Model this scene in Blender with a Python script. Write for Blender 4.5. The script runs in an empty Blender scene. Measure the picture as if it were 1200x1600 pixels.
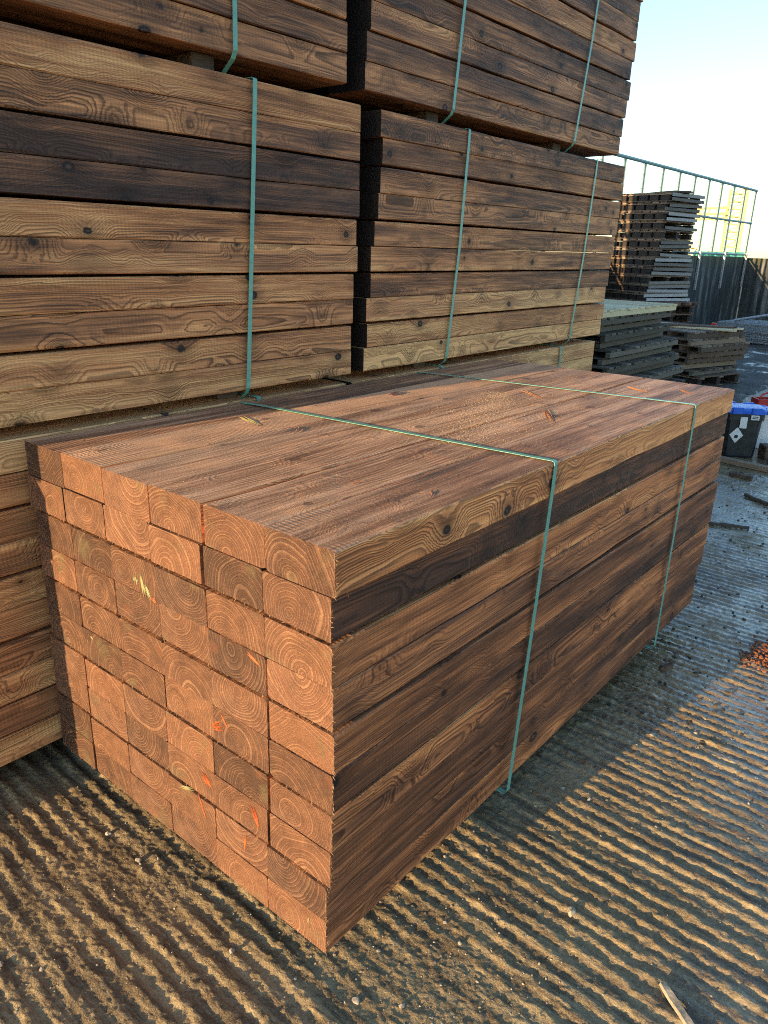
import bpy, bmesh, math, random
import numpy as np
from mathutils import Vector, Matrix
R = math.radians
random.seed(7)
rng = np.random.default_rng(11)
S = bpy.context.scene
C = S.collection

# ------------------------------------------------------------------ camera
cam_d = bpy.data.cameras.new('camera'); cam = bpy.data.objects.new('camera', cam_d); C.objects.link(cam)
CAM = Vector((0.9117, -0.9636, 1.6818))
yaw, pitch, roll = -0.68512, -0.33711, 0.02542
f_ = Vector((math.sin(yaw)*math.cos(pitch), math.cos(yaw)*math.cos(pitch), math.sin(pitch)))
r_ = Vector((math.cos(yaw), -math.sin(yaw), 0)); u_ = r_.cross(f_)
r2 = r_*math.cos(roll)+u_*math.sin(roll); u2 = -r_*math.sin(roll)+u_*math.cos(roll)
m = Matrix.Identity(4)
for i in range(3): m[i][0], m[i][1], m[i][2], m[i][3] = r2[i], u2[i], -f_[i], CAM[i]
cam.matrix_world = m
cam_d.sensor_fit = 'VERTICAL'; cam_d.sensor_height = 24; cam_d.lens = 24*1175.57/1600
cam_d.clip_start = .02; cam_d.clip_end = 2000
S.camera = cam

# ------------------------------------------------------------------ light
SUN_EL, SUN_AZ = R(8.5), R(7.5)          # light travels towards +y, a little towards +x
W = bpy.data.worlds.new('World'); S.world = W; W.use_nodes = True
nt = W.node_tree; nt.nodes.clear()
sky = nt.nodes.new('ShaderNodeTexSky'); sky.sky_type = 'NISHITA'; sky.sun_disc = False
sky.sun_elevation = SUN_EL; sky.sun_rotation = math.pi+SUN_AZ; sky.air_density = 1.0; sky.dust_density = .4; sky.ozone_density = 2.3
bg = nt.nodes.new('ShaderNodeBackground'); bg.inputs['Strength'].default_value = 0.15
wo = nt.nodes.new('ShaderNodeOutputWorld')
nt.links.new(sky.outputs[0], bg.inputs[0]); nt.links.new(bg.outputs[0], wo.inputs[0])
sd = bpy.data.lights.new('sun', 'SUN'); sd.energy = 3.5; sd.angle = R(.5); sd.color = (1.0, .70, .36)
so = bpy.data.objects.new('sun', sd); C.objects.link(so)
so.rotation_euler = Vector((math.sin(SUN_AZ)*math.cos(SUN_EL), math.cos(SUN_AZ)*math.cos(SUN_EL), -math.sin(SUN_EL))).to_track_quat('-Z', 'Y').to_euler()
vs = S.view_settings; vs.view_transform = 'Standard'; vs.look = 'None'; vs.gamma = 1; vs.exposure = 1.62; vs.use_curve_mapping = False
S.cycles.use_denoising = False
S.cycles.filter_width = 1.05
S.cycles.sample_clamp_indirect = 3.0
S.cycles.max_bounces = 6

# ------------------------------------------------------------------ node helpers
class NB:
    def __init__(s, name):
        s.mat = bpy.data.materials.new(name); s.mat.use_nodes = True
        s.t = s.mat.node_tree; s.t.nodes.clear()
        s.out = s.n('ShaderNodeOutputMaterial'); s.bsdf = s.n('ShaderNodeBsdfPrincipled')
        s.t.links.new(s.bsdf.outputs[0], s.out.inputs[0])
    def n(s, k, **kw):
        o = s.t.nodes.new(k)
        for a, b in kw.items(): setattr(o, a, b)
        return o
    def put(s, sock, v):
        if isinstance(v, bpy.types.NodeSocket): s.t.links.new(v, sock)
        else:
            if hasattr(sock, 'default_value'):
                if sock.type == 'RGBA' and len(v) == 3: v = (*v, 1)
                sock.default_value = v
    def m(s, op, a, b=0.0, c=0.0, clamp=False):
        o = s.n('ShaderNodeMath', operation=op, use_clamp=clamp)
        s.put(o.inputs[0], a); s.put(o.inputs[1], b); s.put(o.inputs[2], c); return o.outputs[0]
    def vm(s, op, a, b=(0, 0, 0), k=None):
        o = s.n('ShaderNodeVectorMath', operation=op)
        s.put(o.inputs[0], a); s.put(o.inputs[1], b)
        if k is not None: s.put(o.inputs[3], k)
        return o.outputs['Value'] if op in ('LENGTH', 'DOT_PRODUCT', 'DISTANCE') else o.outputs[0]
    def xyz(s, x, y, z):
        o = s.n('ShaderNodeCombineXYZ'); s.put(o.inputs[0], x); s.put(o.inputs[1], y); s.put(o.inputs[2], z); return o.outputs[0]
    def sep(s, v):
        o = s.n('ShaderNodeSeparateXYZ'); s.put(o.inputs[0], v); return o.outputs
    def noise(s, v, scale=1.0, detail=2.0, rough=.5, col=False, dist=0.0):
        o = s.n('ShaderNodeTexNoise'); s.put(o.inputs['Vector'], v); o.inputs['Scale'].default_value = scale
        o.inputs['Detail'].default_value = detail; o.inputs['Roughness'].default_value = rough; o.inputs['Distortion'].default_value = dist
        return o.outputs['Color'] if col else o.outputs['Fac']
    def ss(s, v, a, b, lo=0.0, hi=1.0):
        o = s.n('ShaderNodeMapRange', interpolation_type='SMOOTHSTEP')
        s.put(o.inputs[0], v); o.inputs[1].default_value = a; o.inputs[2].default_value = b; o.inputs[3].default_value = lo; o.inputs[4].default_value = hi
        return o.outputs[0]
    def mr(s, v, a, b, lo=0.0, hi=1.0):
        o = s.n('ShaderNodeMapRange'); s.put(o.inputs[0], v)
        for i, q in zip((1, 2, 3, 4), (a, b, lo, hi)): o.inputs[i].default_value = q
        return o.outputs[0]
    def ramp(s, v, stops):
        o = s.n('ShaderNodeValToRGB'); e = o.color_ramp.elements
        while len(e) < len(stops): e.new(.5)
        for q, (p, c) in zip(e, stops): q.position = p; q.color = (*c, 1)
        s.put(o.inputs[0], v); return o.outputs[0]
    def mix(s, f, a, b, mode='MIX'):
        o = s.n('ShaderNodeMix', data_type='RGBA', blend_type=mode)
        s.put(o.inputs[0], f); s.put(o.inputs[6], a); s.put(o.inputs[7], b); return o.outputs[2]
    def scale(s, c, k):
        o = s.n('ShaderNodeVectorMath', operation='SCALE'); s.put(o.inputs[0], c); s.put(o.inputs[3], k); return o.outputs[0]
    def attr(s, name, typ='OBJECT'):
        return s.n('ShaderNodeAttribute', attribute_type=typ, attribute_name=name).outputs['Fac']
    def tc(s, k='Object'): return s.n('ShaderNodeTexCoord').outputs[k]
    def bump(s, h, dist, strength=1.0):
        o = s.n('ShaderNodeBump'); o.inputs['Strength'].default_value = strength; s.put(o.inputs['Distance'], dist); s.put(o.inputs['Height'], h); return o.outputs[0]
    def fin(s, col, rough=.6, bump=None, spec=.35, metal=0.0):
        s.put(s.bsdf.inputs['Base Color'], col); s.put(s.bsdf.inputs['Roughness'], rough)
        s.put(s.bsdf.inputs['Specular IOR Level'], spec); s.bsdf.inputs['Metallic'].default_value = metal
        if bump is not None: s.put(s.bsdf.inputs['Normal'], bump)
        return s.mat

def wood_material():
    b = NB('sawn_sleeper_wood')
    seed = b.attr('seed'); px = b.attr('pith_x'); pz = b.attr('pith_z'); tone = b.attr('tone'); red = b.attr('red'); fresh = b.attr('fresh')
    P = b.tc('Object'); x, y, z = b.sep(P)
    so_ = b.m('MULTIPLY', seed, 37.0); ys = b.m('ADD', y, so_)
    w = b.noise(b.xyz(x, b.m('MULTIPLY', ys, .26), z), 2.6, 1.5, .45, col=True)
    wx, wy, wz = b.sep(w)
    # knots: ellipsoids through the timber
    kv = b.xyz(b.m('DIVIDE', b.m('ADD', x, so_), .10), b.m('DIVIDE', ys, .27), b.m('DIVIDE', z, .10))
    vo = b.n('ShaderNodeTexVoronoi'); b.put(vo.inputs['Vector'], kv); vo.inputs['Scale'].default_value = 1.0
    dl = b.vm('MULTIPLY', b.vm('SUBTRACT', kv, vo.outputs['Position']), (.10, .20, .10))
    kwob = b.noise(P, 55, 2, .6)
    kd = b.m('ADD', b.vm('LENGTH', dl), b.m('MULTIPLY', b.m('SUBTRACT', kwob, .5), .012))
    ksz = b.mr(b.sep(vo.outputs['Color'])[0], 0, 1, .5, 1.3)
    kn = b.m('DIVIDE', kd, ksz)
    knot = b.ss(kn, .017, .011); kcore = b.ss(kn, .009, .005); khalo = b.ss(kn, .06, .012)
    kinf = b.ss(kd, .075, .0)
    X = b.m('ADD', b.m('SUBTRACT', x, px), b.m('MULTIPLY', b.m('SUBTRACT', wx, .5), .048))
    Z = b.m('ADD', b.m('SUBTRACT', z, pz), b.m('MULTIPLY', b.m('SUBTRACT', wz, .5), .048))
    r = b.m('SQRT', b.m('ADD', b.m('MULTIPLY', X, X), b.m('MULTIPLY', Z, Z)))
    r = b.m('ADD', r, b.m('MULTIPLY', kinf, .019))
    r = b.m('ADD', r, b.m('MULTIPLY', b.m('SUBTRACT', b.noise(b.xyz(x, b.m('MULTIPLY', ys, .3), z), 26, 2, .5), .5), .0024))
    spc = b.mr(b.m('FRACT', b.m('MULTIPLY', seed, 17.3)), 0, 1, .0060, .0100)
    t = b.m('ADD', b.m('DIVIDE', r, spc), b.m('MULTIPLY', b.noise(b.xyz(b.m('MULTIPLY', r, 70), so_, 0), 1, 1), 2.2))
    fr = b.m('FRACT', t)
    late = b.m('MULTIPLY', b.ss(fr, .3, .82), b.ss(fr, 1.0, .92))
    fr2 = b.m('FRACT', b.m('MULTIPLY', t, 2.6))
    late2 = b.m('MULTIPLY', b.ss(fr2, .35, .85), b.ss(fr2, 1.0, .93))
    late2 = b.m('MULTIPLY', late2, b.mr(b.noise(b.xyz(b.m('MULTIPLY', r, 45), so_, b.m('MULTIPLY', ys, .8)), 1, 1), .3, .7, .35, 1.0))
    N = b.tc('Normal'); nx, ny, nz = b.sep(N)
    end = b.ss(b.m('ABSOLUTE', ny), .6, .85)
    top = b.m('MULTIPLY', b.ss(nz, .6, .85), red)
    # long faces
    bl = b.noise(b.xyz(b.m('MULTIPLY', x, 9), b.m('MULTIPLY', ys, .8), b.m('MULTIPLY', z, 9)), 1.6, 4, .6)
    fib2 = b.noise(b.xyz(b.m('MULTIPLY', x, 130), b.m('MULTIPLY', ys, 2.6), b.m('MULTIPLY', z, 130)), 1.0, 3, .65)
    bl2 = b.noise(b.xyz(b.m('MULTIPLY', x, 30), b.m('MULTIPLY', ys, 2.2), b.m('MULTIPLY', z, 30)), 1.0, 3, .6)
    fib = b.noise(b.xyz(b.m('MULTIPLY', x, 420), b.m('MULTIPLY', ys, 9), b.m('MULTIPLY', z, 420)), 1.0, 3, .6)
    fuzz = b.noise(b.xyz(b.m('MULTIPLY', x, 300), b.m('MULTIPLY', ys, 160), b.m('MULTIPLY', z, 300)), 1.0, 2, .7)
    sm = b.m('SINE', b.m('ADD', b.m('MULTIPLY', ys, 2*math.pi/.0125), b.m('ADD', b.m('MULTIPLY', z, 14), b.m('MULTIPLY', b.noise(b.xyz(0, ys, 0), 6, 1), 9))))
    smk = b.m('MULTIPLY', sm, b.ss(b.noise(b.xyz(b.m('MULTIPLY', x, 6), b.m('MULTIPLY', ys, 2.2), b.m('MULTIPLY', z, 6)), 1.3, 1), .42, .62))
    tm = b.m('ADD', tone, b.m('ADD', b.m('MULTIPLY', b.m('SUBTRACT', bl, .5), 1.6), b.m('MULTIPLY', b.m('SUBTRACT', fib2, .5), .6)), clamp=True)
    side = b.ramp(tm, [(0, (.078, .040, .027)), (.28, (.23, .102, .050)), (.55, (.56, .245, .100)), (1, (.90, .50, .21))])
    side = b.mix(b.m('MULTIPLY', late2, .92), side, b.scale(side, .22))
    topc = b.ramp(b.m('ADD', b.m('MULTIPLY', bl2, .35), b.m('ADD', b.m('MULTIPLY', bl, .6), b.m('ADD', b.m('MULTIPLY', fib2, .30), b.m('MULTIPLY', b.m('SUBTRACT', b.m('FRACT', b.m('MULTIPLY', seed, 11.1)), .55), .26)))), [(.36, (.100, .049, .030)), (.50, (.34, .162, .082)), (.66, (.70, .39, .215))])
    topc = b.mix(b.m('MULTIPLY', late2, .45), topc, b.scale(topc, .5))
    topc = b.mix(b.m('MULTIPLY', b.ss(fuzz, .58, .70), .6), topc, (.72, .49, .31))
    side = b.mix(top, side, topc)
    k = b.m('ADD', b.m('ADD', .12, b.m('ADD', b.m('MULTIPLY', fib, 1.05), b.m('MULTIPLY', fib2, .8))), b.m('MULTIPLY', smk, .085))
    k = b.m('MULTIPLY', k, b.mr(b.m('MULTIPLY', khalo, b.m('SUBTRACT', 1.0, b.m('MULTIPLY', top, .6))), 0, 1, 1.0, .62))
    side = b.scale(side, k)
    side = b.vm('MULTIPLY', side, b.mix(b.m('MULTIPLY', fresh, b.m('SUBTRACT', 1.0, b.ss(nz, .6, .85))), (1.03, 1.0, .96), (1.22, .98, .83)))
    kc = b.mix(kcore, (.022, .014, .011), (.115, .055, .035))
    kc = b.mix(b.ss(kwob, .5, .7), kc, b.scale(kc, .4))
    kc = b.mix(top, kc, (.13, .050, .027))
    side = b.mix(b.m('MULTIPLY', knot, b.m('SUBTRACT', 1.0, b.m('MULTIPLY', top, .35))), side, kc)
    # sawn ends
    ebl = b.noise(b.xyz(x, so_, z), 22, 3, .6); egr = b.noise(P, 420, 2, .7)
    et = b.m('ADD', b.m('FRACT', b.m('MULTIPLY', seed, 7.7)), b.m('MULTIPLY', b.m('SUBTRACT', ebl, .5), 1.3), clamp=True)
    ec = b.ramp(et, [(0, (.060, .028, .018)), (.5, (.113, .050, .029)), (1, (.180, .078, .042))])
    el = b.ramp(et, [(0, (.150, .082, .048)), (1, (.29, .150, .083))])
    ec = b.mix(b.m('MULTIPLY', late, b.mr(ebl, .3, .7, .55, 1.0)), ec, el)
    ec = b.mix(b.m('MULTIPLY', b.ss(b.noise(b.xyz(x, so_, z), 9, 2, .5), .60, .74), .55), ec, (.15, .12, .06))
    ang = b.m('ARCTAN2', X, Z)
    ray = b.noise(b.xyz(b.m('MULTIPLY', ang, 26), so_, b.m('MULTIPLY', r, 6)), 1, 2, .6)
    ec = b.scale(ec, b.m('ADD', b.m('ADD', .2, b.m('MULTIPLY', egr, 1.3)), b.m('MULTIPLY', ray, .3)))
    ec = b.mix(b.m('MULTIPLY', knot, .5), ec, (.16, .06, .03))
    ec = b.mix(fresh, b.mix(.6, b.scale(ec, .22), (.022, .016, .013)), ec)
    col = b.mix(end, side, ec)
    h = b.m('ADD', b.m('ADD', b.m('MULTIPLY', late2, .6), b.m('MULTIPLY', fib, .8)), b.m('ADD', b.m('MULTIPLY', smk, .16), b.m('ADD', b.m('MULTIPLY', fuzz, .7), b.m('MULTIPLY', knot, -.5))))
    he = b.m('ADD', b.m('MULTIPLY', late, 1.5), b.m('ADD', b.m('MULTIPLY', egr, 1.8), b.m('MULTIPLY', ebl, .4)))
    hh = b.m('ADD', b.m('MULTIPLY', h, b.m('SUBTRACT', 1.0, end)), b.m('MULTIPLY', he, end))
    bp = b.bump(hh, .0016, 1.0)
    return b.fin(col, b.mr(fuzz, .3, .7, .50, .78), bp, .35)

def simple(name, c0, c1, rough=.6, sc=30, stretch=(1, 1, 1), spec=.35, metal=0.0, bd=.0, detail=4):
    b = NB(name); v = b.vm('MULTIPLY', b.tc('Object'), stretch)
    oi = b.n('ShaderNodeObjectInfo').outputs['Random']
    v = b.vm('ADD', v, b.xyz(b.m('MULTIPLY', oi, 31), b.m('MULTIPLY', oi, 17), b.m('MULTIPLY', oi, 53)))
    n = b.noise(v, sc, detail, .6)
    col = b.ramp(n, [(.3, c0), (.7, c1)])
    return b.fin(col, b.mr(n, .3, .7, rough-.08, rough+.08), b.bump(n, bd, 1) if bd else None, spec, metal)

def weathered(name, stops):     # thin yard boards, tone differs board by board
    b = NB(name); oi = b.n('ShaderNodeObjectInfo').outputs['Random']; P = b.tc('Object'); x, y, z = b.sep(P)
    v = b.xyz(b.m('ADD', b.m('MULTIPLY', x, 3), b.m('MULTIPLY', oi, 40)), b.m('MULTIPLY', y, 40), b.m('MULTIPLY', z, 40))
    n = b.noise(v, 1.2, 4, .6)
    col = b.ramp(b.m('ADD', b.m('MULTIPLY', n, .6), b.m('MULTIPLY', oi, .45)), stops)
    return b.fin(col, .7, b.bump(n, .001, .6), .3)

def ground_material():
    b = NB('tamped_concrete'); P = b.n('ShaderNodeNewGeometry').outputs['Position']
    wet = b.attr('wet', 'GEOMETRY'); ridge = b.attr('ridge', 'GEOMETRY')
    n1 = b.noise(P, 2.2, 5, .6); n2 = b.noise(P, 28, 4, .65); n3 = b.noise(P, 210, 3, .7)
    x, y, z = b.sep(P)
    streak = b.noise(b.xyz(b.m('MULTIPLY', x, 3.5), b.m('MULTIPLY', y, 28), 0), 1, 4, .65)
    dry = b.ramp(b.m('ADD', b.m('MULTIPLY', n1, .4), b.m('ADD', b.m('MULTIPLY', n2, .35), b.m('MULTIPLY', n3, .35))), [(.38, (.112, .078, .041)), (.5, (.265, .192, .098)), (.62, (.44, .335, .182))])
    dirt = b.ramp(n3, [(.38, (.048, .033, .019)), (.62, (.150, .105, .060))])
    dm = b.m('MULTIPLY', b.ss(b.m('ADD', b.m('MULTIPLY', streak, .55), b.m('ADD', b.m('MULTIPLY', n2, .25), b.m('MULTIPLY', n1, .25))), .46, .60), .85)
    col = b.mix(dm, dry, dirt)
    wn = b.m('MULTIPLY', wet, b.ss(b.m('ADD', b.m('MULTIPLY', n1, .55), b.m('MULTIPLY', streak, .5)), .32, .54))
    col = b.mix(wn, col, b.scale(col, .95))
    rough = b.m('SUBTRACT', b.mr(n2, .3, .7, .70, .9), b.m('MULTIPLY', wn, .64))
    hb = b.m('ADD', b.m('MULTIPLY', n3, 1.0), b.m('MULTIPLY', n2, 1.4))
    far = b.m('MULTIPLY', b.m('SINE', b.m('MULTIPLY', y, 2*math.pi/.0505)), b.m('MULTIPLY', b.attr('far', 'GEOMETRY'), 1.2))
    return b.fin(col, rough, b.bump(b.m('ADD', b.m('MULTIPLY', hb, b.m('SUBTRACT', 1.0, b.m('MULTIPLY', wn, .75))), far), .0035, .9), b.mr(wn, 0, 1, .3, 1.0))

def mud_material():
    b = NB('wet_mud'); P = b.n('ShaderNodeNewGeometry').outputs['Position']
    n1 = b.noise(P, 1.3, 4, .6); n2 = b.noise(P, 14, 5, .65)
    col = b.ramp(n2, [(.3, (.022, .018, .015)), (.7, (.085, .066, .05))])
    wet = b.ss(b.m('ADD', n1, b.m('MULTIPLY', b.m('SUBTRACT', n2, .5), .5)), .50, .60)
    return b.fin(b.mix(wet, col, b.scale(col, .5)), b.mr(wet, 0, 1, .75, .12), b.bump(b.m('MULTIPLY', n2, b.m('SUBTRACT', 1.0, b.m('MULTIPLY', wet, .8))), .02, .8), .5)

def wall_material():
    b = NB('stained_concrete_wall'); P = b.n('ShaderNodeNewGeometry').outputs['Position']; x, y, z = b.sep(P)
    st = b.noise(b.xyz(b.m('MULTIPLY', x, 5), b.m('MULTIPLY', y, 3), b.m('MULTIPLY', z, .35)), 1.6, 5, .65)
    n = b.noise(P, 6, 5, .6)
    col = b.ramp(b.m('ADD', b.m('MULTIPLY', st, .8), b.m('MULTIPLY', n, .2)), [(.36, (.022, .024, .024)), (.52, (.06, .064, .062)), (.64, (.20, .20, .185))])
    moss = b.ss(b.m('ADD', z, b.m('MULTIPLY', b.m('SUBTRACT', n, .5), .8)), 1.35, 1.75)
    col = b.mix(b.m('MULTIPLY', moss, .6), col, (.10, .095, .045))
    return b.fin(col, .85, b.bump(n, .01, .5), .2)

M = {}
M['wood'] = wood_material()
M['ground'] = ground_material(); M['mud'] = mud_material(); M['wall'] = wall_material()
M['far_ground'] = simple('far_ground', (.06, .055, .04), (.13, .115, .08), .9, .5)
def strap_material():
    b = NB('green_strap_plastic'); P = b.tc('Object'); x, y, z = b.sep(P)
    n = b.noise(P, 60, 2); g = b.m('SINE', b.m('MULTIPLY', b.m('ADD', b.m('ADD', x, z), y), 1600))
    return b.fin(b.ramp(n, [(.3, (.115, .33, .25)), (.7, (.155, .42, .33))]), .34, b.bump(g, .0002, .5), .5)
M['strap'] = strap_material()
M['bearer'] = simple('bearer_wood', (.05, .033, .024), (.15, .095, .06), .75, 6, (8, 1, 8), bd=.002)
M['grit'] = simple('pale_grit', (.16, .13, .10), (.46, .40, .31), .8, 14)
M['clod'] = simple('dark_soil', (.03, .024, .02), (.09, .07, .05), .8, 20)
M['splinter'] = simple('splinter_wood', (.26, .14, .075), (.48, .31, .18), .8, 30)
M['orange_fibre'] = simple('torn_orange_fibre', (.34, .075, .02), (.46, .125, .035), .7, 60, bd=.001)
M['yellow_fibre'] = simple('pale_resin_fibre', (.22, .20, .085), (.34, .31, .15), .7, 60, bd=.001)
M['top_fibre'] = simple('lifted_brown_fibre', (.26, .11, .055), (.46, .23, .12), .8, 60)
M['shaving'] = simple('orange_shavings', (.17, .058, .026), (.30, .12, .055), .8, 40)
M['dust'] = simple('sawdust', (.46, .31, .17), (.66, .49, .30), .9, 80)
M['pale_board'] = weathered('pale_new_boards', [(.25, (.50, .39, .22)), (.55, (.70, .57, .34)), (.85, (.80, .69, .46))])
M['grey_board'] = weathered('grey_weathered_boards', [(.2, (.030, .024, .018)), (.5, (.085, .067, .048)), (.85, (.24, .20, .155))])
M['brown_board'] = weathered('brown_boards', [(.2, (.05, .028, .02)), (.5, (.13, .07, .045)), (.85, (.26, .16, .10))])
M['pallet_board'] = weathered('pallet_boards', [(.2, (.06, .04, .03)), (.5, (.16, .105, .07)), (.85, (.36, .27, .18))])
M['dark_block'] = simple('dark_pallet_block', (.018, .014, .012), (.05, .036, .028), .8, 12)
M['edge_board'] = weathered('pale_skylit_boards', [(.25, (.10, .085, .07)), (.55, (.26, .24, .22)), (.85, (.56, .56, .56))])  # paler: sky light on the pallets' right face is put into the colour
M['fence_steel'] = simple('green_painted_steel', (.15, .28, .26), (.21, .36, .34), .45, 12, spec=.5)
M['galv'] = simple('galvanised_steel', (.30, .32, .33), (.52, .54, .55), .42, 25, metal=.6)
M['yellow_paint'] = simple('yellow_painted_steel', (.66, .54, .20), (.78, .66, .30), .5, 8)
M['teal_paint'] = simple('teal_painted_steel', (.05, .28, .22), (.08, .36, .28), .5, 6)
M['black_plastic'] = simple('black_plastic', (.010, .012, .013), (.026, .030, .031), .42, 20, spec=.5)
M['blue_plastic'] = simple('blue_plastic', (.012, .11, .62), (.03, .17, .75), .35, 20, spec=.5)
M['white_label'] = simple('white_label', (.66, .67, .66), (.80, .80, .79), .5, 20)
M['black_print'] = simple('black_print', (.015, .015, .015), (.03, .03, .03), .5, 20)
M['red_paint'] = simple('red_painted_steel', (.42, .018, .02), (.55, .035, .03), .4, 15, spec=.5)
M['leaf'] = simple('autumn_leaves', (.16, .13, .025), (.34, .26, .05), .7, 3)
M['bark'] = simple('bark', (.05, .04, .03), (.10, .08, .06), .9, 12)
M['shed_steel'] = simple('shed_cladding', (.12, .14, .14), (.18, .20, .20), .5, 2)
M['pale_stick'] = simple('pale_offcut', (.20, .17, .12), (.42, .36, .27), .8, 60, bd=.002)

# ------------------------------------------------------------------ object helpers
def link(o, parent=None):
    C.objects.link(o)
    if parent is not None: o.parent = parent
    return o
def mobj(name, mesh, mat, parent=None, loc=(0, 0, 0), rot=(0, 0, 0)):
    if mat is not None and len(mesh.materials) == 0: mesh.materials.append(mat)
    o = link(bpy.data.objects.new(name, mesh), parent); o.location = loc; o.rotation_euler = rot; return o
def tag(o, label=None, cat=None, group=None, kind=None):
    for k, v in (('label', label), ('category', cat), ('group', group), ('kind', kind)):
        if v: o[k] = v
    return o
def thing(name, label, cat, loc=(0, 0, 0), rot=(0, 0, 0), group=None):
    o = link(bpy.data.objects.new(name, None)); o.empty_display_size = .05; o.location = loc; o.rotation_euler = rot
    return tag(o, label, cat, group)
class MB:
    def __init__(s): s.v = []; s.f = []
    def add(s, V, F):
        n = len(s.v); s.v += [tuple(q) for q in V]; s.f += [tuple(i+n for i in q) for q in F]; return s
    def box(s, c, d, rot=None, ch=0.0):
        hx, hy, hz = d[0]/2, d[1]/2, d[2]/2
        V = [Vector((a*hx, b*hy, e*hz)) for e in (-1, 1) for a, b in ((-1, -1), (1, -1), (1, 1), (-1, 1))]
        if rot is not None: V = [rot @ q for q in V]
        V = [q+Vector(c) for q in V]
        return s.add(V, [(3, 2, 1, 0), (4, 5, 6, 7), (0, 1, 5, 4), (1, 2, 6, 5), (2, 3, 7, 6), (3, 0, 4, 7)])
    def tube(s, a, b, r, n=8, r2=None):
        a, b = Vector(a), Vector(b); d = (b-a).normalized(); q = d.to_track_quat('Z', 'Y'); r2 = r if r2 is None else r2
        V = [a+q @ Vector((math.cos(t)*r, math.sin(t)*r, 0)) for t in [2*math.pi*i/n for i in range(n)]]
        V += [b+q @ Vector((math.cos(t)*r2, math.sin(t)*r2, 0)) for t in [2*math.pi*i/n for i in range(n)]]
        F = [(i, (i+1) % n, n+(i+1) % n, n+i) for i in range(n)]+[tuple(range(n-1, -1, -1)), tuple(range(n, 2*n))]
        return s.add(V, F)
    def mesh(s, name, bevel=0.0):
        me = bpy.data.meshes.new(name); me.from_pydata(s.v, [], s.f); me.update()
        if bevel:
            bm = bmesh.new(); bm.from_mesh(me); bmesh.ops.bevel(bm, geom=bm.edges[:], offset=bevel, segments=1, affect='EDGES', clamp_overlap=True); bm.to_mesh(me); bm.free()
        return me
_bx = {}
def boxmesh(dx, dy, dz, bev=.003, mat=None):
    k = (round(dx, 3), round(dy, 3), round(dz, 3), bev, mat.name if mat else '')
    if k not in _bx: _bx[k] = MB().box((0, 0, 0), (dx, dy, dz)).mesh('board', bev)
    return _bx[k]

# ------------------------------------------------------------------ value noise for the ground
_tab = rng.random((256, 256)).astype(np.float32)
def vnoise(x, y, s=0):
    x = x+s*17.31; y = y+s*9.77
    xi = np.floor(x).astype(np.int64); yi = np.floor(y).astype(np.int64); fx = x-xi; fy = y-yi
    fx = fx*fx*(3-2*fx); fy = fy*fy*(3-2*fy)
    a = _tab[xi & 255, yi & 255]; b = _tab[(xi+1) & 255, yi & 255]; c = _tab[xi & 255, (yi+1) & 255]; d = _tab[(xi+1) & 255, (yi+1) & 255]
    return (a*(1-fx)+b*fx)*(1-fy)+(c*(1-fx)+d*fx)*fy
def sstep(a, b, v):
    t = np.clip((v-a)/(b-a), 0, 1); return t*t*(3-2*t)
def groove_height(x, y, full=True):
    wv = .030*(vnoise(x*1.1, y*1.3, 1)-.5)+.011*(vnoise(x*4, y*6, 2)-.5)+.007*(vnoise(x*22, y*18, 3)-.5)+.007*(vnoise(x*60, y*40, 12)-.5)
    ph = (y+wv+.02*x)/.0505
    s = .5+.5*np.cos(2*np.pi*ph)
    amp = .35+.9*vnoise(x*1.6, y*3.0, 4)
    amp *= .4+.6*sstep(.18, .50, vnoise(x*2.3+3, y*2.6, 5)*.6+vnoise(x*9, y*13, 6)*.4)
    # worn flat patch beside the near corner
    worn = np.exp(-(((x-.22)/.30)**2+((y-.22)/.17)**2))
    amp *= 1-.75*worn
    s = 1-np.abs(1-2*s)**1.5*np.where(s < .5, 1, .55)*1.0 if 0 else np.where(s > .5, 1-.5*(2-2*s)**1.6, .5*(2*s)**1.3)
    ph2 = vnoise(x*1.4, np.floor(ph+.5)*3.7, 16); s = s*(.55+.65*ph2)
    rough_ = (vnoise(x*34, y*60, 13)-.5)+.7*(vnoise(x*80, y*95, 14)-.5)
    h = .0080*amp*np.clip(s+.36*rough_*(.2+s), 0, 1.3)**1.1
    h += .004*(vnoise(x*3, y*3, 7)-.5)
    h += .0028*(vnoise(x*55, y*48, 8)-.5)*(.4+s)+.0026*(vnoise(x*130, y*130, 9)-.5)
    h += .0030*np.maximum(0, vnoise(x*150, y*150, 10)-.60)/.40+.0024*np.maximum(0, vnoise(x*75, y*75, 15)-.70)/.30
    return h, s*amp

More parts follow.
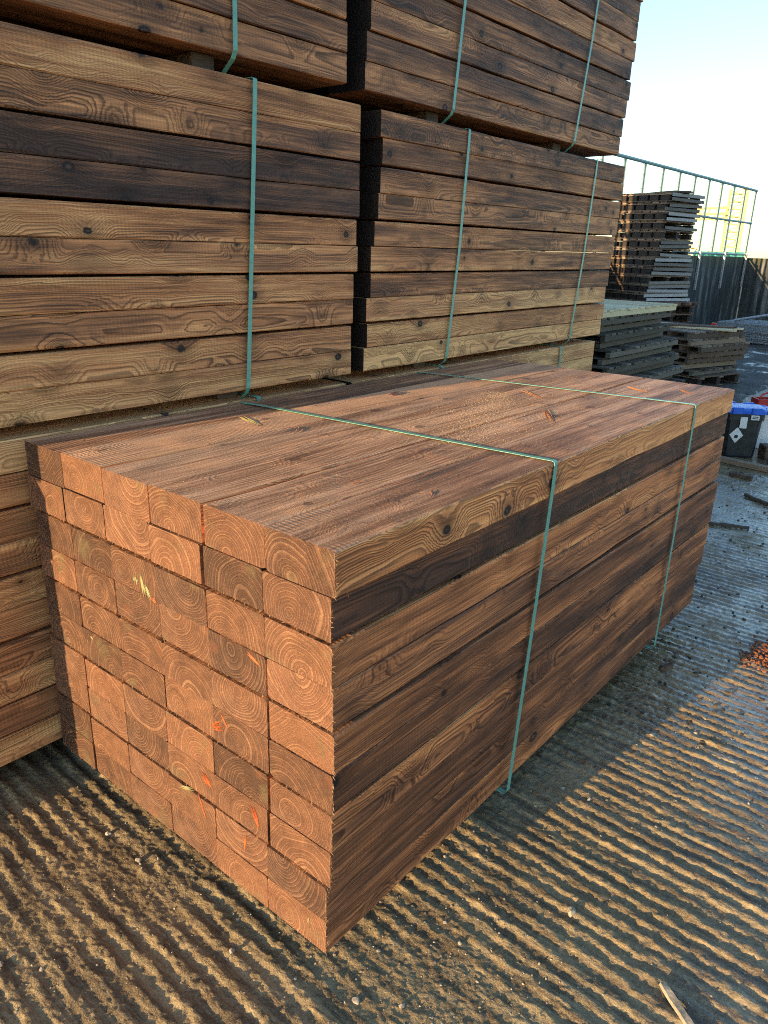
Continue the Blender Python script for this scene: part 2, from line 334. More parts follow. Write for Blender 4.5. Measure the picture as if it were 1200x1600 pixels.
def axis(segs):
    out = [segs[0][0]]
    for a, b, d0, d1 in segs:
        p = a
        while p < b-1e-6:
            k = (p-a)/(b-a); p = min(b, p+d0+(d1-d0)*k); out.append(p)
    return np.array(out)
def grid_mesh(name, xs, ys, Z, mat, attrs={}):
    nx, ny = len(xs), len(ys)
    XX, YY = np.meshgrid(xs, ys)
    co = np.stack([XX, YY, Z], -1).reshape(-1, 3).astype(np.float32)
    i = np.arange(nx*ny).reshape(ny, nx)
    q = np.stack([i[:-1, :-1], i[:-1, 1:], i[1:, 1:], i[1:, :-1]], -1).reshape(-1, 4).astype(np.int32)
    me = bpy.data.meshes.new(name); me.vertices.add(len(co)); me.vertices.foreach_set('co', co.ravel())
    me.loops.add(q.size); me.loops.foreach_set('vertex_index', q.ravel())
    me.polygons.add(len(q)); me.polygons.foreach_set('loop_start', np.arange(0, q.size, 4, dtype=np.int32)); me.polygons.foreach_set('loop_total', np.full(len(q), 4, np.int32))
    me.update(); me.validate()
    for k, v in attrs.items():
        a = me.attributes.new(k, 'FLOAT', 'POINT'); a.data.foreach_set('value', v.ravel().astype(np.float32))
    o = mobj(name, me, mat); me.shade_smooth(); return o

# ------------------------------------------------------------------ setting: ground
gx = axis([(-5.1, -1.35, .5, .05), (-1.35, 1.0, .0055, .0055), (1.0, 14, .05, 2.0)])
gy = axis([(-10, -.75, 1.5, .02), (-.75, 1.6, .0036, .0040), (1.6, 9, .0045, .035), (9, 26, .05, 1.5)])
GX, GY = np.meshgrid(gx, gy)
hgt, rid = groove_height(GX, GY)
fade = sstep(9, 5.5, GY)*sstep(-4, -1.5, GX)*sstep(2.2, 1.0, GX)*sstep(-1.2, -.75, GY)
wet = np.clip(sstep(.5, 1.9, GY-.15*GX), 0, 1)*.95+.30*sstep(.2, .9, GX)*sstep(.0, .8, GY)
wet = np.clip(wet+.4*np.exp(-((GX-.75)/.22)**2-((GY-.55)/.2)**2), 0, 1)
yard = grid_mesh('yard_concrete', gx, gy, hgt*fade-.006, M['ground'], {'wet': wet, 'ridge': rid, 'far': 1-fade})
tag(yard, kind='structure')
big = MB().add([(-600, -600, -.06), (600, -600, -.06), (600, 900, -.06), (-600, 900, -.06)], [(0, 1, 2, 3)]).mesh('ground')
tag(mobj('ground', big, M['far_ground']), kind='structure')
mx = axis([(-5.02, -1.52, .05, .05)]); my = axis([(7.9, 21.1, .04, .12)])
MX, MY = np.meshgrid(mx, my)
edge = -1.55+.06*(vnoise(MY*3, MY*0, 21)-.5)-.03*(MY-8)
mz = .014+.035*(vnoise(MX*2, MY*2, 22)-.4)+.03*(vnoise(MX*7, MY*7, 23)-.5)
mz = np.where(MX > edge, -.03, np.maximum(mz, -.002))
tag(grid_mesh('mud_ground', mx, my, mz, M['mud']), kind='structure')

# ------------------------------------------------------------------ boundary walls
def make_wall(name, label, a, b, h, t, panel, nrm):
    a, b = Vector(a), Vector(b); L = (b-a).length; d = (b-a).normalized()
    ang = math.atan2(d.y, d.x)
    root = thing(name, label, 'wall', a, (0, 0, ang))
    n = max(1, int(round(L/panel))); pw = L/n
    me = boxmesh(pw-.012, t, h, .006)
    for i in range(n): mobj('wall_panel', me, M['wall'], root, ((i+.5)*pw, random.uniform(-.008, .008), h/2-.03))
    mobj('backing', MB().box((L/2, 0, h/2-.05), (L, t*.55, h-.06)).mesh('backing'), M['wall'], root)
    return root
make_wall('concrete_wall', 'dark streaked concrete wall running behind the pallets under the green mesh fence', (-5.28, 7.0, 0), (-5.28, 21.35, 0), 1.72, .24, .9, 1)
make_wall('concrete_wall', 'dark mossy concrete wall closing the far end of the yard, with no fence on top', (-5.14, 21.48, 0), (9.0, 21.48, 0), 1.70, .24, .9, 1)

# green mesh fence on the wall
fr = thing('mesh_fence', 'green painted steel fence with ladder like uprights standing on the concrete wall', 'fence', (-5.15, 0, 0))
ZT, ZM, ZB = 3.30, 2.52, 1.75
mobj('top_rail', MB().tube((0, 8, ZT), (0, 21.26, ZT), .03, 10).mesh('top_rail'), M['fence_steel'], fr)
mobj('middle_rail', MB().tube((0, 8, ZM), (0, 21.26, ZM), .025, 8).mesh('middle_rail'), M['fence_steel'], fr)
mobj('bottom_rail', MB().tube((0, 8, ZB), (0, 21.26, ZB), .025, 8).mesh('bottom_rail'), M['fence_steel'], fr)
post = MB()
post.box((0, 0, 0), (.05, .022, ZT-ZB-.06))
post_me = post.mesh('upright', .003)
lad = MB()
for s_ in (-.035, .035): lad.tube((0, s_, -.76), (0, s_, .76), .006, 6)
for k in range(19): lad.tube((0, -.035, -.72+k*.08), (0, .035, -.72+k*.08), .004, 5)
lad_me = lad.mesh('ladder_mesh')
br = MB().box((.03, 0, 0), (.05, .06, .85)).mesh('bracket', .004)
ys_ = [21.2-k*.92 for k in range(15)]
for k, yy in enumerate(ys_):
    p_ = mobj('upright', post_me, M['fence_steel'], fr, (0, yy, (ZT+ZB)/2))
    mobj('ladder_mesh', lad_me, M['fence_steel'], p_, (0, -.075, 0))
    if k % 2 == 0: mobj('bracket', br, M['galv'], p_, (0, 0, ZB-.38-(ZT+ZB)/2))

# unseen shed, added beside the stacks to throw shade over the far yard
shed = thing('shade_shed', 'unseen grey corrugated steel shed added behind the timber stacks for its shade', 'shed', (-4.1, 2.0, 0))
cor = MB()
def corrug(x0, x1, y0, y1, z0, z1):
    n = int(((x1-x0)**2+(y1-y0)**2)**.5/.12); V = []; F = []
    nx_, ny_ = -(y1-y0), (x1-x0); L = math.hypot(nx_, ny_); nx_, ny_ = nx_/L, ny_/L
    for i in range(n+1):
        k = i/n; o = .018 if (i//1) % 2 else -.018
        for z_ in (z0, z1):
            for s_ in (0, 1): V.append((x0+(x1-x0)*k+nx_*(o+s_*.01), y0+(y1-y0)*k+ny_*(o+s_*.01), z_))
    for i in range(n):
        a = 4*i; F += [(a, a+4, a+6, a+2), (a+1, a+3, a+7, a+5)]
    cor.add(V, F)
corrug(-1.45, 1.4, -3.0, -3.0, 0, 4.2); corrug(1.4, 1.4, -3.0, 3.0, 0, 4.2); corrug(1.4, -1.45, 3.0, 3.0, 0, 4.2); corrug(-1.45, -1.45, 3.0, -3.0, 0, 4.2)
mobj('wall', cor.mesh('wall'), M['shed_steel'], shed)
mobj('roof', MB().box((0, 0, 4.28), (3.1, 6.2, .09)).mesh('roof', .01), M['shed_steel'], shed)
mobj('door', MB().box((-.1, -3.06, 1.3), (1.8, .06, 2.6)).mesh('door', .01), M['teal_paint'], shed)

# ------------------------------------------------------------------ sleepers
SW, SH = .1993, .0985
def sleeper_mesh(L, seed, jit=.0016):
    r_ = random.Random(seed); n = 15; V = []; F = []
    c = .0032
    prof = [(-1, -1, c, 0), (1, -1, -c, 0), (1, -1, 0, c), (1, 1, 0, -c), (1, 1, -c, 0), (-1, 1, c, 0), (-1, 1, 0, -c), (-1, -1, 0, c)]
    bx = r_.uniform(-jit, jit); bz = r_.uniform(-jit, jit)*.6
    for i in range(n):
        k = i/(n-1); y = (k-.5)*L; arc = math.sin(math.pi*k)
        for a, b, dx, dz in prof:
            q_ = r_.uniform(.4, 1.6)*(2.6 if r_.random() < .10 else 1)
            V.append((a*SW/2+dx*q_+bx*arc+r_.uniform(-.0004, .0004), y, b*SH/2+dz*q_+bz*arc+r_.uniform(-.0003, .0003)))
    for i in range(n-1):
        for j in range(8):
            a = i*8+j; b_ = i*8+(j+1) % 8; F.append((a, b_, b_+8, a+8))
    F.append(tuple(range(7, -1, -1))[::1]); F.append(tuple(range((n-1)*8, n*8)))
    me = bpy.data.meshes.new('sleeper'); me.from_pydata(V, [], F); me.update()
    bm = bmesh.new(); bm.from_mesh(me); bmesh.ops.recalc_face_normals(bm, faces=bm.faces[:]); bm.to_mesh(me); bm.free()
    me.materials.append(M['wood']); return me
MESH24 = [sleeper_mesh(2.40, i) for i in range(8)]
MESH25 = [sleeper_mesh(2.54, 20+i) for i in range(10)]
def set_wood(o, tone, red=0.0, pith=None, fresh=0.0):
    o['fresh'] = float(fresh)
    o['seed'] = random.uniform(0, 1)
    if pith is None: pith = (random.uniform(-.06, .06), random.choice((-1, -1, 1))*random.uniform(.015, .085))
    o['pith_x'] = float(pith[0]); o['pith_z'] = float(pith[1]); o['tone'] = float(tone); o['red'] = float(red)
def row_z(i, fr=False): return (i+.5)*(SH+.0018)+(i//2)*.0088 if fr else (i+.5)*(SH+.0020)+(i//2)*.0078
PACK_H = row_z(9, True)+SH/2

def ribbon(path, w, th, normal_hint=None):
    """closed loop of points; flat band of width w along y, thickness th outwards"""
    V = []; F = []; n = len(path); cx = sum(p[0] for p in path)/n; cz = sum(p[2] for p in path)/n
    for i in range(n):
        p = Vector(path[i]); a = Vector(path[i-1]); c = Vector(path[(i+1) % n]); t = (c-a); t = Vector((t.x, 0, t.z)).normalized()
        o = Vector((t.z, 0, -t.x))
        if o.dot(Vector((p.x-cx, 0, p.z-cz))) < 0: o = -o
        tw = .0
        for s_, q in ((-1, 0), (1, 0), (1, 1), (-1, 1)): V.append(p+Vector((0, s_*w/2, 0))+o*(q*th))
    for i in range(n):
        j = (i+1) % n
        for k in range(4):
            F.append((i*4+k, i*4+(k+1) % 4, j*4+(k+1) % 4, j*4+k))
    return V, F
def strap_mesh(x0, x1, zb, zt, yt, yb, ytop_back, lip, wob):
    """x0 back, x1 front; zb pack bottom, zt pack top; runs under the bearer by lip"""
    P = []
    def seg(a, b, n):
        for i in range(n): 
            k = i/n; P.append(tuple(a[j]+(b[j]-a[j])*k for j in range(3)))
    rr = .006
    ym = (yt+yb)/2+wob
    seg((x1+.003, yb, zb+.01), (x1+.004, ym, (zb+zt)/2), 8)
    seg((x1+.004, ym, (zb+zt)/2), (x1+.003, yt, zt-rr), 8)
    P.append((x1+.0015, yt, zt-.001)); 
    seg((x1-rr, yt, zt+.0022), (x0+rr, ytop_back, zt+.0022), 14)
    P.append((x0-.0015, ytop_back, zt-.001))
    seg((x0-.003, ytop_back, zt-rr), (x0-.003, yb, zb+.01), 8)
    if lip > 0:
        P.append((x0+.01, yb, zb-.012)); P.append((x0+.085, yb, zb-lip)); P.append((x1-.085, yb, zb-lip)); P.append((x1-.01, yb, zb-.012))
    else:
        P.append((x0+.004, yb, zb-.003)); P.append((x1-.004, yb, zb-.003))
    V, F = ribbon(P, .018, .0012)
    return MB().add(V, F).mesh('strap')

GAPS = {0: {5: .010}, 1: {1: .009, 5: .010}, 2: {1: .003, 5: .002}, 3: {5: .003}, 4: {1: .0025, 2: .0095, 3: .003, 4: .0035, 5: .003}}
def pack(label, x1, ylo, yhi, z0, bear_h, tones, straps, length, meshes, singles, group, red=0, lean=(0, 0), endj=.01, insets=None, bearers=(), xj=.004, ncol=6):
    root = thing('sleeper_pack', label, 'timber pack', (x1-.6, ylo, z0-bear_h), group=group)
    ox, oy, oz = root.location
    core = MB(); H = PACK_H
    info = {}
    for i in range(10):
        z = z0+row_z(i, singles == 'all'); ins = (insets[i] if insets else random.uniform(-xj, xj))
        gp = GAPS[i//2] if singles == 'all' else {}
        acc = 0.0; gaps = []
        for c in range(ncol):
            acc += gp.get(c, 0)+random.uniform(0, .0004); gaps.append(acc)
        for c in range(ncol):
            x = x1-ins-SW/2-c*(SW+.0004)-gaps[c]
            yl = ylo+lean[0]*(z-z0)+random.uniform(-endj, endj)
            if singles == 'all' or (c, i) in singles:
                o = mobj('sleeper', random.choice(meshes), None, root, (x-ox, yl+length/2-oy, z-oz+(random.uniform(0, .0035) if red and i == 9 else random.uniform(-.0006, .0006))))
                tv = tones(i, c); set_wood(o, tv, red if i == 9 else 0, None, red)
                if random.random() < .0: o.rotation_euler.x = 0
                o.rotation_euler.z = random.uniform(-.001, .001)
                info[(c, i)] = o
            else:
                core.box((x-ox, yl+length/2-oy, z-oz), (SW, length, SH))
    if core.v:
        co = mobj('inner_sleepers', core.mesh('inner_sleepers'), M['wood'], root); set_wood(co, .3); tag(co, kind='stuff')
    for by in bearers:
        mobj('bearer', boxmesh(1.06, .09, bear_h-.004, .004), M['bearer'], root, (x1-.6-ox, by-oy, z0-bear_h/2+.001-oz))
    for (yt, yb, ybk, wob) in straps:
        me = strap_mesh(x1-1.209, x1+(.0105 if singles == 'all' else .006), z0, z0+H+(.0036 if singles == 'all' else 0), yt, yb, ybk, bear_h-.006 if bear_h < .09 else 0, wob)
        s_ = mobj('strap', me, M['strap'], root, (-ox, -oy, -oz))
    return root, info

T = lambda lo, hi: (lambda i, c: random.uniform(lo, hi))
front_tones = {9: .74, 8: .17, 7: .44, 6: .48, 5: .38, 4: .28, 3: .44, 2: .26, 1: .28, 0: .32}
fins = [.019, .017, .004, .001, -.003, -.004, 0, .002, .003, -.008]
FP, FI = pack('freshly cut orange brown sleeper pack in front, sawn ends in the sun', 0.0, 0.0, 2.54, .10, .10,
    lambda i, c: front_tones[i]+random.uniform(-.05, .05), [(.876, .775, .80, 0.0), (2.018, 1.98, 1.86, -.002)], 2.54, MESH25, 'all', 'strapped packs of railway sleepers', red=1, endj=.0018, insets=fins, bearers=(.72, 1.92))
frontcol = {(0, i) for i in range(10)}
toprow = {(c, 9) for c in range(6)}
XB = -1.26
def atones(i, c): return {9: .56, 8: .42, 7: .20, 6: .24, 5: .64, 4: .62, 3: .58, 2: .48, 1: .66, 0: .74}[i]+random.uniform(-.06, .06)
def btones(i, c): return {9: .36, 8: .38, 7: .46, 6: .48, 5: .52, 4: .60, 3: .44, 2: .68, 1: .60, 0: .86}[i]+random.uniform(-.06, .06)
GRP = 'strapped packs of railway sleepers'
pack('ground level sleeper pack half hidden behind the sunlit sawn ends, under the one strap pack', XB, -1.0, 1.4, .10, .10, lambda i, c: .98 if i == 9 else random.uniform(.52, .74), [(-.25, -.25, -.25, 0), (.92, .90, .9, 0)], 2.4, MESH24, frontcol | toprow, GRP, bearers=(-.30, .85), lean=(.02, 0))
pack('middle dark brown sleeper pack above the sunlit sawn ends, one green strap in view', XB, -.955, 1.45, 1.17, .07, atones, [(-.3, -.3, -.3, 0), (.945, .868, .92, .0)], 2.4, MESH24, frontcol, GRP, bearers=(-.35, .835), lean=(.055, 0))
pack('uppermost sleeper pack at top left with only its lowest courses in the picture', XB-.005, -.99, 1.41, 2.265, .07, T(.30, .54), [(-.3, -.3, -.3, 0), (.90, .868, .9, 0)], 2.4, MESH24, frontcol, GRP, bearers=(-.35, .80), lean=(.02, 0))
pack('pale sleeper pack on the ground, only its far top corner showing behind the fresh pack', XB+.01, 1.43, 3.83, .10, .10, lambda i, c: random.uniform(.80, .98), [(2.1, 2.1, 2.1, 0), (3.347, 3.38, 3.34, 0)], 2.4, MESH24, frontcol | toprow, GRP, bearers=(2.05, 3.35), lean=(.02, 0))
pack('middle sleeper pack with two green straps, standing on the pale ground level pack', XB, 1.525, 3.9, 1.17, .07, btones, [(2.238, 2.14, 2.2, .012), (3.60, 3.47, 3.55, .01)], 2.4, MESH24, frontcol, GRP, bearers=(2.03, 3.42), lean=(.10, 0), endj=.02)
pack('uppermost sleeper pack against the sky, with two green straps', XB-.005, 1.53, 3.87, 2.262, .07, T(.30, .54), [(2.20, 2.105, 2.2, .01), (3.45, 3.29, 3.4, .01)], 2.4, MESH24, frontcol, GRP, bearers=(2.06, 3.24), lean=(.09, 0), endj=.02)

# torn fibres and resin marks on the sawn ends (children of the sleeper they belong to)
def fibre_mesh(L, w, t, seed):
    """a torn tuft: several thin splinters of unequal length lying side by side"""
    r_ = random.Random(seed); mb = MB(); n = 5; m_ = max(2, min(6, int(w/.003)))
    for q in range(m_):
        off = (q-(m_-1)/2)*w/m_; l_ = L*r_.uniform(.45, 1.0); z0_ = r_.uniform(-.5, .5)*(L-l_); ww = w/m_*r_.uniform(.7, 1.3); tt = t*r_.uniform(.3, 1.0); sk = r_.uniform(-.25, .25)*w
        V = []; F = []
        for i in range(n):
            k = i/(n-1); wk = ww*(1-abs(2*k-1)**2.2)*r_.uniform(.7, 1.2)+.0002; zz = z0_+(k-.5)*l_; xo = off+sk*(k-.5)+r_.uniform(-.06, .06)*w
            V += [(xo-wk/2, 0, zz), (xo+wk/2, 0, zz), (xo, -tt*(.25+k*.75)*math.sin(math.pi*(.1+.8*k)), zz)]
        for i in range(n-1):
            a = 3*i; F += [(a, a+1, a+4, a+3), (a+1, a+2, a+5, a+4), (a+2, a, a+3, a+5)]
        F += [(0, 2, 1), (3*n-3, 3*n-2, 3*n-1)]
        mb.add(V, F)
    return mb.mesh('torn_fibre')
def put_fibre(X, Zw, L, w, ang, mat, seed, t=.004):
    i = min(range(10), key=lambda q: abs(.10+row_z(q, True)-Zw)); c = min(range(6), key=lambda q: abs(-SW/2-q*.2-X))
    s_ = FI[(c, i)]; me = fibre_mesh(L, w, t, seed)
    lo = Vector((X, -.0015, Zw))-s_.location-FP.location
    lo.y = -1.27-.0008
    mobj('torn_fibre', me, mat, s_, lo, (0, ang, 0))
put_fibre(-.385, .565, .055, .024, R(60), M['orange_fibre'], 1, .008)
put_fibre(-.355, .59, .05, .006, R(-35), M['orange_fibre'], 2)
put_fibre(-.445, .372, .052, .024, R(-35), M['orange_fibre'], 3, .007)
put_fibre(-.255, .367, .066, .016, R(-25), M['orange_fibre'], 4, .006)
put_fibre(-.535, .300, .075, .010, R(70), M['yellow_fibre'], 5, .006)
put_fibre(-.47, .275, .085, .007, R(-18), M['orange_fibre'], 6)
put_fibre(-.665, .86, .085, .012, R(-12), M['yellow_fibre'], 7, .003)
put_fibre(-.645, .845, .05, .016, R(-30), M['yellow_fibre'], 8, .002)
put_fibre(-.695, .865, .03, .02, R(20), M['yellow_fibre'], 9, .002)
put_fibre(-.075, .165, .03, .006, R(5), M['yellow_fibre'], 10, .003)
put_fibre(-.30, .25, .07, .008, R(4), M['orange_fibre'], 11, .003)
put_fibre(-.24, .81, .055, .008, R(-65), M['orange_fibre'], 12, .004)
put_fibre(-.62, .83, .03, .012, R(-50), M['orange_fibre'], 13, .003)
put_fibre(-.95, .60, .02, .008, R(-30), M['yellow_fibre'], 14, .003)
# splinter fringe along the sawn edges
sp = MB()
def sliver(p, d, L, w):
    d = Vector(d).normalized(); s_ = d.orthogonal().normalized()*w; q = d.cross(s_).normalized()*w
    p = Vector(p); e = p+d*L
    sp.add([p-s_, p+s_, p+q, e], [(0, 1, 3), (1, 2, 3), (2, 0, 3), (2, 1, 0)])
for i in range(10):
    z = .10+row_z(i, True); dens = 1.0 if i % 2 == 0 else .35
    for c in range(6):
        x = FI[(c, i)].location.x+FP.location.x
        yf = FI[(c, i)].location.y+FP.location.y-1.27
        for k in range(int(16*dens)):
            sliver((x+random.uniform(-.098, .098), yf+random.uniform(0, .004), z-SH/2+random.uniform(-.001, .002)), (random.uniform(-.6, .6), random.uniform(-.9, .1), random.uniform(-1.2, .25)), random.uniform(.003, .012), random.uniform(.0003, .0008))
    xr = FI[(0, i)].location.x+FP.location.x+SW/2
    for k in range(26):
        sliver((xr-.001, random.uniform(-.002, .004), z+random.uniform(-.048, .048)), (random.uniform(.1, 1), random.uniform(-.8, .2), random.uniform(-1.2, .3)), random.uniform(.003, .013), random.uniform(.0003, .0009))
for k in range(260):   # fringe along the long top and side arrises
    i = random.choice((9, 9, 8, 7, 6, 4, 2)); yv = random.uniform(.02, 2.5); zz = .10+row_z(i, True)-SH/2
    xr = FI[(0, i)].location.x+FP.location.x+SW/2
    sliver((xr-.001, yv, zz+.002), (random.uniform(.2, 1), random.uniform(-1.5, 1.5), random.uniform(-1, .4)), random.uniform(.003, .012), random.uniform(.0003, .0007))
o = mobj('edge_splinters', sp.mesh('edge_splinters'), M['splinter'], FP, -FP.location); tag(o, kind='stuff')

# sawdust and curls on the fresh pack
ZT_ = .10+PACK_H
du = MB(); DUST = ((-.68, 1.70), (-.30, .88))
def top_z(x):
    c = min(range(6), key=lambda q: abs(FI[(q, 9)].location.x+FP.location.x-x)); return FI[(c, 9)].location.z+FP.location.z+SH/2
def chip(p, s, flat=.35):
    a = random.uniform(0, 6.28); q = Matrix.Rotation(a, 3, 'Z') @ Matrix.Rotation(random.uniform(-.5, .5), 3, 'X')
    V = [q @ Vector(v) for v in ((-s, -s*.5, 0), (s, -s*.4, 0), (s*.7, s*.5, 0), (-s*.6, s*.45, 0), (0, 0, s*flat))]
    du.add([Vector(p)+v for v in V], [(3, 2, 1, 0), (0, 1, 4), (1, 2, 4), (2, 3, 4), (3, 0, 4)])
for k in range(6000):
    if k % 3:
        t = random.random(); w_ = random.gauss(0, .028+.03*t); x = DUST[0][0]+(DUST[1][0]-DUST[0][0])*t+w_; y = DUST[0][1]+(DUST[1][1]-DUST[0][1])*t+w_*.8+random.gauss(0, .03)
    else:
        x = random.gauss((DUST[0][0]+DUST[1][0])/2, .16); y = random.gauss((DUST[0][1]+DUST[1][1])/2, .22)
    if -1.18 < x < -.02 and .05 < y < 2.45: chip((x, y, top_z(x)+.0006), random.uniform(.0007, .0018))
for k in range(2600):
    x = random.uniform(-1.19, -.01); y = random.uniform(.01, 2.5)
    g = vnoise(np.array([x*7.0]), np.array([y*2.0]), 31)[0]
    if g > .6: chip((x, y, top_z(x)+.0005), random.uniform(.0006, .0019))
tag(mobj('sawdust', du.mesh('sawdust'), M['dust']), 'pale sawdust spilled across the top of the fresh pack', 'sawdust', kind='stuff')
def top_curl(x, y, L, w, ang, mat, seed, h=.006):
    me = fibre_mesh(L, w, h, seed)
    c = min(range(6), key=lambda q: abs(-SW/2-q*.2-x)); s_ = FI[(c, 9)]
    lo = Vector((x, y, ZT_+.0005))-s_.location-FP.location; lo.z = SH/2+.0003
    mobj('torn_fibre', me, mat, s_, lo, (R(-90), 0, ang))
top_curl(-.955, .62, .14, .020, R(75), M['yellow_fibre'], 40); top_curl(-.76, .64, .10, .05, R(20), M['top_fibre'], 41, .007)
top_curl(-.93, 1.35, .09, .04, R(15), M['top_fibre'], 42, .012); top_curl(-.30, 1.42, .22, .022, R(35), M['top_fibre'], 43)
top_curl(-.07, .42, .07, .016, R(30), M['top_fibre'], 44, .005); top_curl(-.26, .36, .06, .02, R(-20), M['top_fibre'], 45, .004)
top_curl(-.55, 1.75, .2, .015, R(55), M['top_fibre'], 46, .004); top_curl(-.12, 2.30, .14, .02, R(45), M['top_fibre'], 47, .003)
top_curl(-.66, .66, .05, .04, R(0), M['top_fibre'], 48, .004); top_curl(-.30, 2.20, .18, .02, R(60), M['top_fibre'], 49, .004)
for k in range(26):
    top_curl(random.uniform(-1.15, -.05), random.uniform(.1, 2.4), random.uniform(.012, .04), random.uniform(.0015, .004), random.uniform(-.9, .9), M['top_fibre'], 60+k, random.uniform(.001, .0025))

# ------------------------------------------------------------------ grit, clods, shavings, sticks on the ground
def rock_soup(name, pts, sizes, mat, flat=.7):
    bm = bmesh.new(); bmesh.ops.create_icosphere(bm, subdivisions=1, radius=1); base = np.array([v.co for v in bm.verts]); faces = np.array([[v.index for v in f.verts] for f in bm.faces]); bm.free()
    n = len(pts); nv = len(base)
    V = base[None]*(1+rng.uniform(-.35, .35, (n, nv, 1)))*rng.uniform(.6, 1.3, (n, 1, 3))*sizes[:, None, None]; V[:, :, 2] *= flat
    a = rng.uniform(0, 6.28, n); ca, sa = np.cos(a)[:, None], np.sin(a)[:, None]
    X = V[:, :, 0]*ca-V[:, :, 1]*sa; Y = V[:, :, 0]*sa+V[:, :, 1]*ca
    V = np.stack([X, Y, V[:, :, 2]], -1)+pts[:, None]
    F = (faces[None]+(np.arange(n)*nv)[:, None, None]).reshape(-1, 3)
    me = bpy.data.meshes.new(name); me.from_pydata(V.reshape(-1, 3).tolist(), [], F.tolist()); me.update()
    return mobj(name, me, mat)
def ground_z(x, y):
    h, _ = groove_height(x, y); return h*sstep(9, 5.5, y)-.006
N_ = 10000
px_ = rng.uniform(-1.3, 1.0, N_); py_ = rng.uniform(-.7, 2.6, N_)
dens = .12+.88*np.exp(-(((px_-.22)/.35)**2+((py_-.25)/.22)**2))+.3*(vnoise(px_*4, py_*4, 41) > .55)
keep = rng.random(N_) < dens*1.0
px_, py_ = px_[keep], py_[keep]; sz = rng.uniform(.0009, .0032, len(px_))*(1+(rng.random(len(px_)) < .05)*1.6)
g = rock_soup('grit', np.stack([px_, py_, ground_z(px_, py_)+sz*.25], -1), sz, M['grit']); tag(g, 'loose pale grit scattered over the grooved concrete', 'grit', kind='stuff')
N_ = 900
px_ = rng.uniform(-1.0, .6, N_); py_ = 1.6+rng.random(N_)**1.4*5.5; sz = rng.uniform(.003, .011, N_)
k_ = px_ > -.05*(py_ < 2.6)-(py_ >= 2.6)*2
px_, py_, sz = px_[k_], py_[k_], sz[k_]
g = rock_soup('soil_clods', np.stack([px_, py_, ground_z(px_, py_)+sz*.2], -1), sz, M['clod'], .5); tag(g, 'small dark clods of soil dropped on the wet concrete', 'soil', kind='stuff')
N_ = 260
px_ = .36+rng.normal(0, .045, N_); py_ = 2.42+rng.normal(0, .075, N_); sz = rng.uniform(.004, .010, N_)
g = rock_soup('bark_chips', np.stack([px_, py_, ground_z(px_, py_)+sz*.4+rng.uniform(0, .012, N_)*np.exp(-((px_-.36)/.05)**2)], -1), sz, M['shaving'], .6); tag(g, 'little heap of orange wood chips on the wet concrete by the right picture edge', 'wood chips', kind='stuff')
# individual stones that read on their own
def stone(x, y, s, seed, label):
    bm = bmesh.new(); bmesh.ops.create_icosphere(bm, subdivisions=2, radius=1); r_ = random.Random(seed)
    sx, sy, sz_ = r_.uniform(.8, 1.2), r_.uniform(.7, 1.1), r_.uniform(.55, .8)
    for v in bm.verts:
        k = 1+.22*math.sin(v.co.x*3.1+seed)*math.cos(v.co.y*2.7+seed*2)+r_.uniform(-.08, .08); v.co = Vector((v.co.x*sx, v.co.y*sy, v.co.z*sz_))*k*s
    me = bpy.data.meshes.new('stone'); bm.to_mesh(me); bm.free()
    z = float(ground_z(np.array([x]), np.array([y]))[0])
    tag(mobj('stone', me, M['grit'], None, (x, y, z+s*.42)), label, 'stone', 'loose stones on the yard')
stone(.335, .585, .014, 1, 'ochre stone with a long shadow out on the grooved concrete, the largest in the yard')
stone(.06, .02, .008, 2, 'small pale stone just beyond the near bottom corner of the fresh pack')
stone(-.26, -.09, .008, 3, 'pale stone in front of the end grain, near the bottom right course')
stone(-.70, -.07, .011, 4, 'white stone close under the end grain, left of the middle')
stone(-.86, -.07, .009, 5, 'small white stone under the lower left of the sawn ends')
def stick(label, a, b, w, h, mat, name='offcut'):
    a, b = Vector(a), Vector(b); d = b-a; L = d.length
    bm = bmesh.new(); n = 9; rr = random.Random(label)
    V = []; F = []
    for i in range(n):
        k = i/(n-1); ww = w*(.55+.45*math.sin(math.pi*min(1, .12+k*.85)))*rr.uniform(.85, 1.1)
        for sx, sz_ in ((-1, 0), (1, 0), (.8, 1), (-.8, 1)): V.append((k*L, sx*ww/2, sz_*h*rr.uniform(.75, 1.1)))
    for i in range(n-1):
        for j in range(4): F.append((i*4+j, i*4+(j+1) % 4, i*4+4+(j+1) % 4, i*4+4+j))
    F += [(3, 2, 1, 0), tuple(range((n-1)*4, n*4))]
    me = MB().add(V, F).mesh(name)
    o = mobj(name, me, mat, None, a, (0, 0, math.atan2(d.y, d.x))); return tag(o, label, 'offcut')
stick('pale splintered stick lying on the concrete at the bottom right edge of the picture', (.60, .535, .003), (.735, .44, .004), .022, .010, M['pale_stick'])
stick('short dark stick lying beyond the far end of the fresh pack', (-.42, 4.05, .0), (-.17, 4.15, .0), .03, .018, M['bark'])
stick('thin dark twig on the wet concrete between the short stick and the black tub', (-.40, 4.9, .0), (-.17, 4.75, .0), .035, .02, M['bark'])
stick('small brown bark scrap beside the far strap of the fresh pack', (.045, 2.0, .0), (.075, 2.06, .0), .03, .014, M['bearer'])

